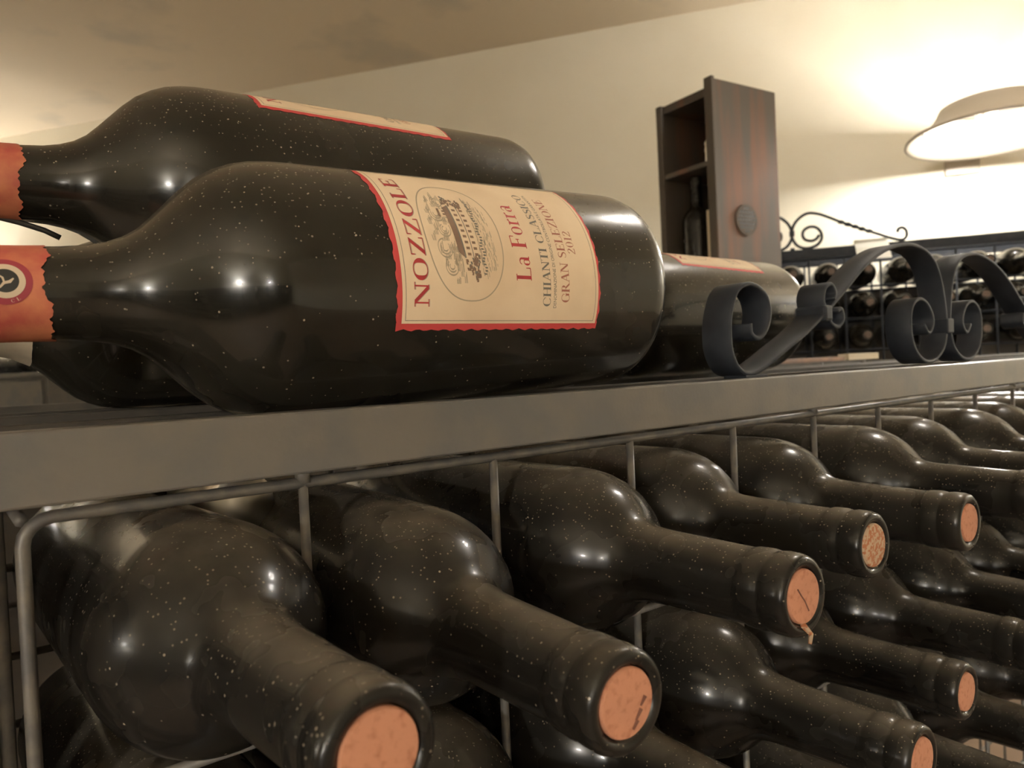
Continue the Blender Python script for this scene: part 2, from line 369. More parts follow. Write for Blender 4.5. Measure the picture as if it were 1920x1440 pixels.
# hangers that carry the wire basket from the rails
for y in (RY, BY + 0.004):
    for x in [RX0 + P * k for k in (1, 5, 9, 13, 17)]:
        bm = nb(); tube(bm, [(x, y, -0.031), (x, y, ZT)], 0.003, 8); mesh('hanger', bm, M['wire'], rack, True)
mesh('back_panel', box(nb(), -0.015, XE - 0.015, 0.806, 0.812, -H + 0.03, -0.046, 0.001), M['iron'], rack)  # added panel, blocks light that would come through from behind the rack
mesh('end_light_block', box(nb(), -0.030, -0.026, 0.30, 0.80, -H + 0.03, -0.036, 0.001), M['shadediron'], rack)  # added plate, keeps bright room light and reflections off the first bottles
# back bay of the rack
for k, y in enumerate((0.505, 0.79)):
    for z in (ZT - 0.0, ZT - PZ * 1 + 0.028, ZT - PZ * 2 + 0.028, ZT - PZ * 5):
        bm = nb(); tube(bm, [(-0.02, y, z), (XE - 0.02, y, z)], 0.0024, 8); mesh('back_bay_wire', bm, M['wire'], rack, True)
    for x in (0.0, 0.35, 0.7, 1.05, 1.4, 1.57):
        bm = nb(); tube(bm, [(x, y, -0.012), (x, y, ZT - PZ * 5)], 0.0024, 8); mesh('back_bay_upright', bm, M['wire'], rack, True)

# ------------------------------------------------------------------ scroll ornament on the rack
S1 = [(0.3875, 0.0215), (0.3885, 0.0155), (0.3955, 0.0126), (0.4035, 0.0175), (0.4080, 0.0268), (0.4057, 0.0375), (0.396, 0.0437), (0.3842, 0.0446), (0.3749, 0.0395), (0.3690, 0.0280), (0.3671, 0.0172), (0.3680, 0.0055), (0.3735, -0.0040), (0.3825, -0.0082), (0.394, -0.0070), (0.4084, -0.0016), (0.4266, 0.0062), (0.4469, 0.0150), (0.4693, 0.0267), (0.4983, 0.0441), (0.5293, 0.0632), (0.558, 0.0752), (0.5837, 0.0812), (0.6088, 0.0825), (0.6336, 0.0770), (0.649, 0.0636), (0.6573, 0.0422), (0.6600, 0.0204), (0.6539, 0.003), (0.638, -0.0066), (0.6206, -0.0078), (0.6055, -0.0010), (0.5975, 0.0102), (0.5960, 0.0245), (0.6005, 0.0355), (0.6119, 0.0410), (0.6246, 0.0384), (0.6343, 0.0289), (0.6345, 0.0204), (0.6270, 0.0145), (0.6186, 0.0215)]
orn = mesh('scroll_ornament', box(nb(), 0.380, 0.402, 0.262, 0.278, -0.0110, -0.0092, 0.0004), M['scroll'], rack)
def scrollband(pts, y0=0.262, wd=0.020, th=0.0028, nm='scroll'):
    bm = ribbon(nb(), [(p.x, p.y) for p in catmull(pts, 5)], y0, wd, th); return mesh(nm, bm, M['scroll'], orn, True)
sa = scrollband(S1)
XM = 0.6635
sb = scrollband([(2 * XM - x, z) for x, z in S1])
mesh('collar', box(nb(), XM - 0.006, XM + 0.006, 0.2605, 0.2805, 0.014, 0.026, 0.001), M['scroll'], orn)
for xc in (0.4740, 2 * XM - 0.4740):
    mesh('collar', box(nb(), xc - 0.005, xc + 0.005, 0.2605, 0.2835, 0.023, 0.034, 0.002), M['scroll'], orn)
    s = 1 if xc < XM else -1
    # the short inner curls tied on at the collar
    for loc in ([(0.474, 0.030), (0.4705, 0.0375), (0.474, 0.0455), (0.4815, 0.0480), (0.4865, 0.0430), (0.4840, 0.0380)],
                [(0.474, 0.030), (0.4790, 0.0225), (0.4880, 0.0195), (0.4955, 0.0245), (0.4935, 0.0315), (0.4880, 0.0300)]):
        scrollband([(x if s > 0 else 2 * XM - x, z) for x, z in loc], nm='small_curl')
# next unit of the ornament further along
scrollband([(x + 4 * XM - 4 * XM + 0.596, z) for x, z in S1])

# ------------------------------------------------------------------ bottles
BORD = [(0.0, 0.010), (0.012, 0.008), (0.026, 0.002), (0.0305, 0.0), (0.0345, 0.0008), (0.0368, 0.0035), (0.0374, 0.007), (0.0375, 0.05), (0.0375, 0.182), (0.0372, 0.188), (0.0363, 0.194), (0.0345, 0.2005), (0.0316, 0.207), (0.0275, 0.213), (0.0225, 0.2182), (0.0188, 0.2218), (0.0166, 0.2258), (0.01565, 0.231), (0.0151, 0.240), (0.0147, 0.255), (0.0142, 0.272), (0.0141, 0.2785), (0.0142, 0.2800), (0.01465, 0.2810), (0.0148, 0.2825), (0.0148, 0.2868), (0.01455, 0.2882), (0.01425, 0.2890), (0.0142, 0.2898), (0.0145, 0.2907), (0.01475, 0.2925), (0.0147, 0.2965), (0.0141, 0.2988), (0.0130, 0.29985), (0.0115, 0.29985), (0.0102, 0.2992), (0.0098, 0.2975), (0.0097, 0.293), (0.0, 0.293)]
BORD_LO = [BORD[i] for i in (0, 3, 5, 7, 8, 10, 12, 14, 16, 18, 20, 21, 24, 27, 31, 33, 34, 36)] + [(0, 0.295)]
def cork_bm(ridge=0.0):
    bm = lathe([(0.0, 0.2960), (0.0095, 0.2960), (0.0096, 0.2990), (0.0092, 0.2998), (0.006, 0.3000), (0.0, 0.3001)], 36); return bm
def bottle_proto(name, prof, seg, glass, corkm):
    r = empty(name, (0, 0, 0), 'x', 'bottle')
    mesh('glass_body', lathe(prof, seg), glass, r, True)
    mesh('cork', cork_bm(), corkm, r, False)
    remember(r); return r
proto = bottle_proto('wine_bottle', BORD, 72, M['glass2'], M['cork'])
def aim(base, mouth, roll=0):
    z = (Vector(mouth) - Vector(base)).normalized(); q = z.to_track_quat('Z', 'Y')
    from mathutils import Quaternion
    return q @ Quaternion((0, 0, 1), roll)
def place(pr, base, mouth, label, group=None, roll=0.0, corkmat=None):
    if pr.get('used'): o = copy_tree(pr)
    else: o = pr; pr['used'] = 1
    o.rotation_mode = 'QUATERNION'; o.rotation_quaternion = aim(base, mouth, roll)
    o.location = base; o['label'] = label
    if group: o['group'] = group
    return o
# row 0 (top): x, y of the mouth, z of the mouth
ROW0 = [(0.0715, 0.1420, -0.0795), (0.1425, 0.1385, -0.0900), (0.2370, 0.1432, -0.0835), (0.3216, 0.1600, -0.0835), (0.4080, 0.1545, -0.0870), (0.4940, 0.1400, -0.0855), (0.5800, 0.1460, -0.0855), (0.6670, 0.1400, -0.0855), (0.7530, 0.1500, -0.0855), (0.8400, 0.1430, -0.0855), (0.9260, 0.1480, -0.0855)]
ROW1 = [(0.0640, 0.150, -0.1735), (0.1500, 0.146, -0.1735), (0.2360, 0.150, -0.1735), (0.3216, 0.1430, -0.1720), (0.4080, 0.1586, -0.1740), (0.4940, 0.1520, -0.1735), (0.5800, 0.145, -0.1735), (0.6670, 0.150, -0.1735), (0.7530, 0.142, -0.1735)]
ROW2 = [(0.0640, 0.150, -0.2615), (0.1500, 0.146, -0.2615), (0.2360, 0.150, -0.2615), (0.3250, 0.150, -0.2615), (0.4090, 0.146, -0.2615), (0.4960, 0.152, -0.2615), (0.5800, 0.146, -0.2615), (0.6670, 0.150, -0.2615)]
ROW3 = [None, None, None, None, None, (0.4960, 0.148, -0.3495), (0.5800, 0.150, -0.3495)]
ordn = ['first', 'second', 'third', 'fourth', 'fifth', 'sixth', 'seventh', 'eighth', 'ninth', 'tenth', 'eleventh']
special = {(0, 0): 'nearest dark bottle, its plain orange cork cut off by the bottom edge of the photo',
           (0, 1): 'dusty dark bottle in the top row with the largest whole cork, torn at its edge',
           (0, 2): 'dusty dark wine bottle in the top row whose pale cork has one slanting crack',
           (0, 3): 'dark wine bottle in the top row with a mottled grey and orange cork',
           (0, 4): 'dark wine bottle in the top row with the smallest whole cork, beside the mottled one',
           (1, 3): 'dark bottle in the second row whose cork meets the bottom edge of the photo',
           (1, 4): 'dark bottle in the second row, thin bright orange cork near the right edge'}
rown = ['top', 'second', 'third', 'fourth']
for ri, row in enumerate((ROW0, ROW1, ROW2, ROW3)):
    seen = 0
    for ci, b in enumerate(row):
        if b is None: continue
        x, ym, zm = b
        zb = ZT - PZ * (ri + 1) + 0.0019 + 0.0375
        lab = special.get((ri, ci)) or 'dark bottle in the near rack, %s row, %s cell from the left' % (rown[ri], ordn[ci])
        xb = RX0 + P * (ci + 0.5)
        xb = {(0, 0): 0.0650, (0, 1): 0.1500}.get((ri, ci), xb * 0.35 + x * 0.65)
        base = (xb, ym + 0.30, zb); v = Vector((x, ym, zm)) - Vector(base); mouth = Vector(base) + v.normalized() * 0.3
        o = place(proto, base, mouth, lab, 'bottles in the cells of the near rack', roll=random.uniform(0, 6.28))
        cork = [c for c in C.objects if c.parent == o and c.name.startswith('cork')][0] if (ri, ci) in ((0, 1), (0, 2), (0, 3)) else None
        if (ri, ci) == (0, 3):
            cork.data = cork.data.copy(); cork.data.materials[0] = M['corkb']; cork['label'] = 'mottled grey and orange cork'
        if (ri, ci) == (0, 2):
            # crack in the cork: runs from upper left to lower right as seen from the front
            q = o.rotation_quaternion.inverted()
            def loc(dx, dz): return q @ Vector((dx, 0, dz))
            bm = nb(); pts = [loc(-0.0048, 0.0036), loc(-0.0026, 0.0008), loc(-0.0008, -0.0012), loc(0.0016, -0.0052)]
            pts = [Vector((p.x, p.y, 0.3001)) for p in pts]; tube(bm, pts, 0.00028, 5); mesh('crack', bm, M['crack'], cork)
            bm = nb(); pts = [loc(-0.002, -0.0095), loc(0.002, -0.0135), loc(0.0005, -0.0165)]
            pts = [Vector((p.x, p.y, 0.2998 + 0.0004 * i)) for i, p in enumerate(pts)]; tube(bm, pts, lambda i: 0.0012 - 0.0003 * i, 6); mesh('drip', bm, M['corkb'], cork, label='crumbly cork drip')
        if (ri, ci) == (0, 1):
            q = o.rotation_quaternion.inverted()
            def loc(dx, dz): return q @ Vector((dx, 0, dz))
            bm = nb()
            for dx, dz, l in ((0.0062, 0.0005, 0.0030), (0.0045, -0.0025, 0.0035), (0.0030, -0.0052, 0.0028)):
                a = loc(dx, dz); b2 = loc(dx - l * 0.6, dz - l * 0.75)
                tube(bm, [(a.x, a.y, 0.29995), (b2.x, b2.y, 0.29995)], lambda i: 0.0007 - 0.0003 * i, 5)
            mesh('chip', bm, M['crack'], cork, label='torn brown chip in the cork')

# foil-topped bottle from the back bay, its neck lying between the first two bottles
fb = empty('wine_bottle', (0.1095, 0.644, -0.0548), 'bottle with a shiny silver foil neck lying behind the first two corks', 'bottle')
fb.rotation_mode = 'QUATERNION'; fb.rotation_quaternion = aim((0, 0.3, 0), (0, 0, 0), 0)
mesh('glass_body', lathe(BORD, 48), M['glass'], fb, True)
mesh('foil_capsule', lathe([(0.0158, 0.232), (0.0156, 0.24), (0.0151, 0.27), (0.0153, 0.285), (0.0152, 0.2995), (0.0135, 0.3006), (0, 0.3008)], 40), M['foil'], fb, True, label='silver foil capsule')

# ------------------------------------------------------------------ lettering in strokes with serifs (cap height 1)
TH, TN = 0.19, 0.05
def arc(cx, cy, rx, ry, a0, a1, thick=TH, thin=TN, n=22):
    polys = []; P = []
    for k in range(n + 1):
        a = math.radians(a0 + (a1 - a0) * k / n); c, s = math.cos(a), math.sin(a)
        wd = thin + (thick - thin) * abs(c) ** 1.6
        P.append(((cx + rx * c, cy + ry * s), (cx + (rx - wd) * c, cy + (ry - max(thin, wd * 0.45)) * s)))
    for a, b in zip(P, P[1:]): polys.append([a[0], b[0], b[1], a[1]])
    return polys
def st(x0, y0, x1, y1, w):          # stroke: horizontal slices (for verticals and diagonals)
    return [[(x0 - w / 2, y0), (x0 + w / 2, y0), (x1 + w / 2, y1), (x1 - w / 2, y1)]]
def hb(x0, x1, y, w=TN): return [[(x0, y - w / 2), (x1, y - w / 2), (x1, y + w / 2), (x0, y + w / 2)]]
def sf(x, y, l=0.30): return hb(x - l / 2, x + l / 2, y + (TN / 2 if y < .5 else -TN / 2))
def tick(x, y0, y1, dx=0.0): return [[(x - 0.03, y0), (x + 0.03, y0), (x + 0.02 + dx, y1), (x - 0.02 + dx, y1)]]
def curve(pts, ws):
    P = []
    for i, (x, y) in enumerate(pts):
        a = pts[max(i - 1, 0)]; b = pts[min(i + 1, len(pts) - 1)]; dx, dy = b[0] - a[0], b[1] - a[1]; l = math.hypot(dx, dy) or 1
        w_ = ws[i] / 2; P.append(((x - dy / l * w_, y + dx / l * w_), (x + dy / l * w_, y - dx / l * w_)))
    return [[a[0], a[1], b[1], b[0]] for a, b in zip(P, P[1:])]
def G():
    g = {}
    g['N'] = (0.98, st(.16, 0, .16, 1, TN * 1.3) + st(.82, 0, .82, 1, TN * 1.3) + st(.18, 1, .80, 0, TH) + sf(.16, 0) + hb(.0, .2, .98) + sf(.82, 1))
    g['O'] = (1.0, arc(.5, .5, .44, .51, 0, 360, n=36))
    g['Z'] = (0.86, hb(.08, .78, .975) + hb(.06, .80, .025) + st(.16, 0, .70, 1, TH) + tick(.09, .97, .72) + tick(.79, .03, .30))
    g['L'] = (0.80, st(.2, 0, .2, 1, TH) + sf(.2, 1, .36) + hb(.04, .72, .025) + tick(.72, .03, .30))
    g['E'] = (0.84, st(.2, 0, .2, 1, TH) + hb(.04, .74, .025) + hb(.04, .72, .975) + hb(.2, .56, .51) + tick(.74, .03, .28) + tick(.72, .97, .74) + [[(.53, .40), (.58, .40), (.58, .62), (.53, .62)]])
    g['C'] = (0.90, arc(.5, .5, .44, .51, 42, 318) + tick(.84, .84, .62))
    g['H'] = (1.0, st(.2, 0, .2, 1, TH) + st(.8, 0, .8, 1, TH) + hb(.2, .8, .51) + sf(.2, 0, .34) + sf(.2, 1, .34) + sf(.8, 0, .34) + sf(.8, 1, .34))
    g['I'] = (0.42, st(.2, 0, .2, 1, TH) + sf(.2, 0, .36) + sf(.2, 1, .36))
    g['A'] = (0.94, st(.14, 0, .46, 1, TN * 1.2) + st(.80, 0, .47, 1, TH) + hb(.25, .70, .34) + sf(.14, 0) + sf(.80, 0, .34))
    g['T'] = (0.84, st(.42, 0, .42, 1, TH) + hb(.03, .81, .975) + sf(.42, 0, .34) + tick(.05, .97, .74) + tick(.79, .97, .74))
    g['S'] = (0.70, curve([(.58, .80), (.52, .93), (.36, .98), (.18, .92), (.12, .77), (.2, .62), (.38, .51), (.54, .39), (.60, .24), (.52, .08), (.33, .02), (.16, .07), (.10, .22)], [.04, .05, .06, .09, .12, .15, .17, .15, .12, .09, .06, .05, .04]))
    g['G'] = (0.98, arc(.5, .5, .44, .51, 42, 318) + st(.80, .06, .80, .44, TH) + sf(.80, .44, .34) + tick(.84, .84, .62))
    g['R'] = (0.94, st(.2, 0, .2, 1, TH) + hb(.04, .4, .975) + hb(.2, .42, .50) + arc(.40, .74, .28, .255, -90, 90) + st(.84, 0, .46, .5, TH) + sf(.2, 0, .34) + sf(.86, 0, .22))
    g['F'] = (0.78, st(.2, 0, .2, 1, TH) + hb(.04, .72, .975) + hb(.2, .54, .51) + sf(.2, 0, .36) + tick(.72, .97, .72) + [[(.52, .40), (.57, .40), (.57, .62), (.52, .62)]])
    g['a'] = (0.60, arc(.26, .20, .20, .21, 0, 360, .12, .04, 20) + st(.45, 0.03, .45, .46, .12) + curve([(.12, .55), (.18, .64), (.32, .66), (.43, .60), (.46, .46)], [.05, .05, .06, .1, .12]) + hb(.44, .58, .03))
    g['o'] = (0.66, arc(.32, .33, .27, .35, 0, 360, .13, .04, 24))
    g['r'] = (0.48, st(.16, 0, .16, .66, .13) + hb(.02, .16, .635) + sf(.16, 0, .30) + curve([(.18, .46), (.26, .60), (.36, .65), (.42, .62)], [.04, .06, .09, .11]))
    g['2'] = (0.62, curve([(.12, .76), (.18, .92), (.32, .97), (.46, .88), (.48, .72), (.38, .50), (.22, .28), (.08, .06)], [.1, .07, .05, .09, .13, .11, .07, .05]) + hb(.06, .54, .05, .09) + tick(.53, .05, .22))
    g['0'] = (0.64, arc(.31, .5, .26, .50, 0, 360, .13, .04, 24))
    g['1'] = (0.42, st(.22, 0, .22, 1, .13) + sf(.22, 0, .32) + hb(.08, .22, .96))
    g[' '] = (0.42, [])
    return g
GL = G()
def put_text(s, u0, v0, h, width, wx=None):
    """s starts at u0, baseline v0, cap height h, squeezed or stretched to the width"""
    tot = sum(GL[c][0] for c in s); k = width / tot; u = u0; polys = []
    for c in s:
        a, ps = GL[c]
        for p in ps: polys.append([(u + x * k, v0 + y * h) for x, y in p])
        u += a * k
    return polys
def bend(polys, R, bm_out=None, step=0.0014, off=0.0, skew=0.0):
    """flat (u, v) polygons -> patch on a cylinder of radius R+off round local Z; u runs round it, v along it"""
    bm = bm_out or nb()
    for p in polys:
        try: bm.faces.new([bm.verts.new((x + skew * y, y, 0)) for x, y in p])
        except Exception: pass
    us = [v.co.x for v in bm.verts]; u = math.floor(min(us) / step) * step
    while u < max(us):
        bmesh.ops.bisect_plane(bm, geom=bm.verts[:] + bm.edges[:] + bm.faces[:], plane_co=(u, 0, 0), plane_no=(1, 0, 0)); u += step
    for v in bm.verts:
        a = v.co.x / R; v.co = Vector(((R + off) * math.cos(a), (R + off) * math.sin(a), v.co.y))
    return bm
def bmesh_mesh(name, bm, m):
    me = bpy.data.meshes.new(name); bmesh.ops.recalc_face_normals(bm, faces=bm.faces[:]); bm.to_mesh(me); bm.free(); me.materials.append(m); return me
RM = 0.0495; LW, LH = 0.0770, 0.1035
def small_sans(s, u0, v0, h, width):
    cu = bpy.data.curves.new('t', 'FONT'); cu.body = s; cu.size = 1; cu.resolution_u = 3
    o = bpy.data.objects.new('t', cu); C.objects.link(o); bpy.context.view_layer.update()
    dg = bpy.context.evaluated_depsgraph_get(); me = bpy.data.meshes.new_from_object(o.evaluated_get(dg))
    xs = [v.co.x for v in me.vertices]; ys = [v.co.y for v in me.vertices]; x0, x1, y1 = min(xs), max(xs), max(ys)
    polys = [[(u0 + (me.vertices[i].co.x - x0) / (x1 - x0) * width, v0 + me.vertices[i].co.y / y1 * h) for i in p.vertices] for p in me.polygons]
    C.objects.unlink(o); bpy.data.objects.remove(o); bpy.data.meshes.remove(me); bpy.data.curves.remove(cu)
    return polys
def label_meshes():
    out = []
    hw, hh = LW / 2, LH / 2
    # red backing with a wavy, deckled outline
    pts = []; n = 60
    def wav(t): return 0.00035 * math.sin(t * 62) + 0.00012 * math.sin(t * 173)
    W0, W1, W2, W3 = 0.0024, 0.0022, 0.0012, 0.0005   # left (lower), top (neck side), bottom, right
    strips = []
    for k in range(n):
        a, b = k / n, (k + 1) / n
        ya, yb = -hh + LH * a, -hh + LH * b
        strips.append([(-hw - 0.0002 + wav(a * 1.7), ya), (-hw + W0 + .0002, ya), (-hw + W0 + .0002, yb), (-hw - 0.0002 + wav(b * 1.7), yb)])
        strips.append([(hw - W3 - .0002, ya), (hw + wav(a + .3) * .6, ya), (hw + wav(b + .3) * .6, yb), (hw - W3 - .0002, yb)])
        xl, xr = -hw + W0 + .0002, hw - W3 - .0002; xa, xb = xl + (xr - xl) * a, xl + (xr - xl) * b
        strips.append([(xa, hh - W1 - .0002), (xb, hh - W1 - .0002), (xb, hh + wav(b + .6)), (xa, hh + wav(a + .6))])
        strips.append([(xa, -hh + wav(a + .1)), (xb, -hh + wav(b + .1)), (xb, -hh + W2 + .0002), (xa, -hh + W2 + .0002)])
    out.append(('label', bmesh_mesh('label', bend(strips, RM, off=0.00012, skew=0.03), M['edge']), None))
    pap = [[(-hw + W0, -hh + W2), (hw - W3, -hh + W2), (hw - W3, hh - W1), (-hw + W0, hh - W1)]]
    out.append(('paper_face', bmesh_mesh('paper_face', bend(pap, RM, off=0.00022, skew=0.03), M['paper']), 'cream label paper'))
    def frame(x0, y0, x1, y1, t): return [[(x0, y0), (x1, y0), (x1, y0 + t), (x0, y0 + t)], [(x0, y1 - t), (x1, y1 - t), (x1, y1), (x0, y1)], [(x0, y0), (x0 + t, y0), (x0 + t, y1), (x0, y1)], [(x1 - t, y0), (x1, y0), (x1, y1), (x1 - t, y1)]]
    fr = frame(-hw + W0 + .0011, -hh + W2 + .0016, hw - W3 - .0011, hh - W1 - .0014, .00022)
    out.append(('border_line', bmesh_mesh('border_line', bend(fr, RM, off=0.0003, skew=0.03), M['ink']), None))
    # x on the bottle -> v : v = 0.1955 - x
    V = lambda x: 0.1955 - x
    t = put_text('NOZZOLE', -0.0297, 0.0382, 0.0063, 0.0595)
    out.append(('brand_lettering', bmesh_mesh('brand_lettering', bend(t, RM, off=0.00032, skew=0.03), M['red']), 'red serif lettering'))
    sh = [[(x - .00022, y + .0) for x, y in p] for p in put_text('NOZZOLE', -0.0295, 0.0378, 0.0063, 0.0595)]
    out.append(('lettering_outline', bmesh_mesh('lettering_outline', bend(sh, RM, off=0.00028, skew=0.03), M['ink2']), None))
    t = put_text('La Forra', -0.0186, -0.0119, 0.0079, 0.0362)
    out.append(('name_lettering', bmesh_mesh('name_lettering', bend(t, RM, off=0.00032, skew=0.03), M['red']), 'red lettering'))
    t = put_text('CHIANTI CLASSICO', -0.0290, -0.0223, 0.0042, 0.0560)
    out.append(('region_lettering', bmesh_mesh('region_lettering', bend(t, RM, off=0.00032, skew=0.03), M['ink']), 'grey lettering'))
    t = small_sans('DENOMINAZIONE DI ORIGINE CONTROLLATA E GARANTITA', -0.0294, -0.0256, 0.0016, 0.0565)
    out.append(('small_lettering', bmesh_mesh('small_lettering', bend(t, RM, off=0.00032, skew=0.03), M['ink']), 'small grey lettering'))
    t = put_text('GRAN SELEZIONE', -0.0272, -0.0330, 0.0046, 0.0520) + put_text('2012', -0.0060, -0.0388, 0.0043, 0.0115)
    out.append(('grade_lettering', bmesh_mesh('grade_lettering', bend(t, RM, off=0.00032, skew=0.03), M['inkred']), 'soft red lettering'))
    # oval frame
    ov = []; cu, cv, ru, rv = -0.0006, 0.0188, 0.0268, 0.0180; n = 80
    def op(a, k):
        c, s = math.cos(a), math.sin(a); e = 0.86
        return (cu + (ru - k) * math.copysign(abs(c) ** e, c), cv + (rv - k) * math.copysign(abs(s) ** e, s))
    for k in range(n):
        a, b = 2 * PI * k / n, 2 * PI * (k + 1) / n; ov.append([op(a, 0), op(b, 0), op(b, .0005), op(a, .0005)])
    out.append(('oval_frame', bmesh_mesh('oval_frame', bend(ov, RM, off=0.0003, skew=0.03), M['ink2']), None))
    # engraved scene inside: clouds, long country house, trees, hatched field
    rnd = random.Random(3); A = []; B = []; D = []; E_ = []
    def q(l, x0, y0, x1, y1, sk=0.0): l.append([(cu + x0, cv + y0), (cu + x1, cv + y0 + sk), (cu + x1, cv + y1 + sk), (cu + x0, cv + y1)])
    for k in range(46):       # shaded sky
        x = rnd.uniform(-.023, .023); y = rnd.uniform(.003, .0155) * (1 - (abs(x) / .027) ** 3)
        if y < .001: continue
        l = rnd.uniform(.002, .006)
        for j in range(3): q(A, x, y + j * .0006, x + l * (1 - .2 * j), y + j * .0006 + .00033, rnd.uniform(-.0003, .0003))
    for cx, cy, r in ((-.015, .009, .0042), (-.007, .011, .0046), (.002, .009, .0040), (.010, .0105, .0044), (.0175, .0075, .0034)):
        for rr in (r, r * .68, r * .4):
            A += [[(cu + cx + x, cv + cy + y) for x, y in p] for p in arc(0, 0, rr, rr * .8, rnd.uniform(0, 90), rnd.uniform(200, 330), .00075, .0003, 14)]
    q(E_, -.0105, -.0065, .0150, .0010, .0016)                                          # house front
    q(B, -.0110, .0010, .0155, .0019, .0016)                                            # eaves
    D.append([(cu - .0108, cv + .0018), (cu + .0152, cv + .0034), (cu + .0138, cv + .0060), (cu - .0085, cv + .0046)])   # roof
    q(B, -.0108, -.0032, .0150, -.0028, .0016)
    for k in range(9):
        x = -.0098 + k * .00275; s = (x + .0105) / .0255 * .0016
        q(D, x, -.0018 + s, x + .0012, .0000 + s); q(D, x, -.0056 + s, x + .0012, -.0038 + s)
    q(E_, .0085, .0045, .0128, .0085); q(D, .0083, .0083, .0130, .0094); q(D, .0095, .0055, .0104, .0070); q(D, .0112, .0055, .0121, .0070)
    for cx, cy, r in ((-.0155, -.0015, .0042), (-.0125, -.0045, .0030), (.0178, .0022, .0040), (.0160, -.0028, .0026), (-.0190, -.0045, .0026)):
        for k in range(22):
            a = rnd.uniform(0, 2 * PI); d = rnd.uniform(0, r); x = cx + d * math.cos(a); y = cy + d * math.sin(a) * .85
            q(D if k % 3 else B, x, y, x + .0013, y + .0009, rnd.uniform(-.0004, .0004))
    for k in range(150):      # field
        y = rnd.uniform(-.0155, -.0070); lim = .0235 * (1 - (abs(y) / .0200) ** 2) ** .5; x = rnd.uniform(-lim, lim - .003)
        l = rnd.uniform(.001, .0035); q((B if y > -.0105 and k % 2 else A), x, y, x + l, y + .00028, l * .06)
    for k in range(26):
        x = -.018 + k * .0014; q(B, x, -.0092 + .0006 * math.sin(x * 900), x + .0007, -.0078 + .0006 * math.sin(x * 900), .0002)
    for l in (A, B, D, E_):
        l[:] = [[(cu + (x - cu) * 0.90, cv + (y - cv) * 0.90) for x, y in p] for p in l]
    out.append(('engraved_sky', bmesh_mesh('engraved_sky', bend(A, RM, off=0.00028, skew=0.03), M['ink2']), None))
    out.append(('engraved_house', bmesh_mesh('engraved_house', bend(E_, RM, off=0.00031, skew=0.03), M['paper']), None))
    out.append(('engraved_lines', bmesh_mesh('engraved_lines', bend(B, RM, off=0.00034, skew=0.03), M['ink']), None))
    out.append(('engraved_roof_and_trees', bmesh_mesh('engraved_roof_and_trees', bend(D, RM, off=0.00037, skew=0.03), M['ink3']), None))
    return out
LM = label_meshes()
MAGN = [(0.0, 0.014), (0.02, 0.010), (0.036, 0.002), (0.040, 0.0), (0.0445, 0.0008), (0.0472, 0.0035), (0.0483, 0.0075), (0.0485, 0.012), (0.0485, 0.178), (0.0483, 0.184), (0.0477, 0.190), (0.0464, 0.196), (0.0442, 0.2015), (0.0408, 0.2075), (0.0362, 0.2130), (0.0312, 0.2180), (0.0265, 0.2228), (0.0222, 0.2275), (0.0192, 0.2325), (0.0172, 0.2380), (0.0160, 0.2440), (0.0153, 0.252), (0.0148, 0.265), (0.0146, 0.300), (0.0144, 0.322), (0.0144, 0.3235), (0.0157, 0.3245), (0.0159, 0.330), (0.0153, 0.3325), (0.0152, 0.341), (0.0142, 0.3430), (0.0, 0.3430)]
MAGN = [(r * 1.02, z) for r, z in MAGN]
mag_mesh = None
def radius_at(z):
    for (r0, z0), (r1, z1) in zip(MAGN[3:], MAGN[4:]):
        if z0 <= z <= z1 and z1 > z0: return r0 + (r1 - r0) * (z - z0) / (z1 - z0)
    return 0.017
def capsule(zend, m, seed, rag=0.0014, lift=0.0004):
    rnd = random.Random(seed); ph = [rnd.uniform(0, 6.28) for _ in range(5)]
    N = 14; prof = [(radius_at(min(zend + (0.341 - zend) * i / N, .341)) + lift, zend + (0.341 - zend) * i / N) for i in range(N + 1)] + [(0.0145 + lift, 0.3435), (0, 0.3438)]
    def wob(i, a):
        if i > 2: return 0
        s = (math.sin(2 * a + ph[0]) * .9 + math.sin(5 * a + ph[1]) * .5 + math.sin(11 * a + ph[2]) * .35 + math.sin(29 * a + ph[3]) * .22 + math.sin(47 * a + ph[4]) * .15)
        return rag * s * (1 - i / 3)
    return lathe(prof, 160, wob=wob)
def magnum(base, roll_deg, lab, zlab=None, cap_z=0.258, capmat='caps', capcol='orange red neck seal', tilt=0.0, name='wine_bottle', seed=1, aimto=None):
    global mag_mesh
    root = empty(name, base, lab, 'bottle')
    # local Z -> -X, local X -> -Y (towards the lens), local Y -> +Z
    R0 = Matrix(((0, 0, -1), (-1, 0, 0), (0, 1, 0)))
    Rt = Matrix.Rotation(tilt, 3, 'Y') @ R0 @ Matrix.Rotation(0, 3, 'Z')
    root.rotation_mode = 'QUATERNION'; root.rotation_quaternion = Rt.to_quaternion()
    if mag_mesh is None: mag_mesh = mesh('glass_body', lathe(MAGN, 128), M['glass'], root, True)
    else:
        b = mag_mesh.copy(); C.objects.link(b); b.parent = root
    c = mesh('neck_seal', capsule(cap_z, M[capmat], seed, rag=0.0014 if capmat == 'caps' else 0.0002), M[capmat], root, True, label=capcol)
    if zlab is not None:
        lr = None
        for nm, me, lb in LM:
            o = mesh(nm, me, None, lr or root, label=lb)
            if lr is None: o.location = (0, 0, zlab); o.rotation_euler = (0, 0, math.radians(roll_deg)); lr = o; o['label'] = 'cream label with a deckled red edge'
    return root, c
ZC = -0.0108 + 0.0495
A, capA = magnum((0.2885, 0.288, 0.0410), 20.3, 'large dusty bottle lying in front on the rack, red lettered cream label facing out', 0.1015, cap_z=0.2570, tilt=math.radians(-1.9), seed=4)
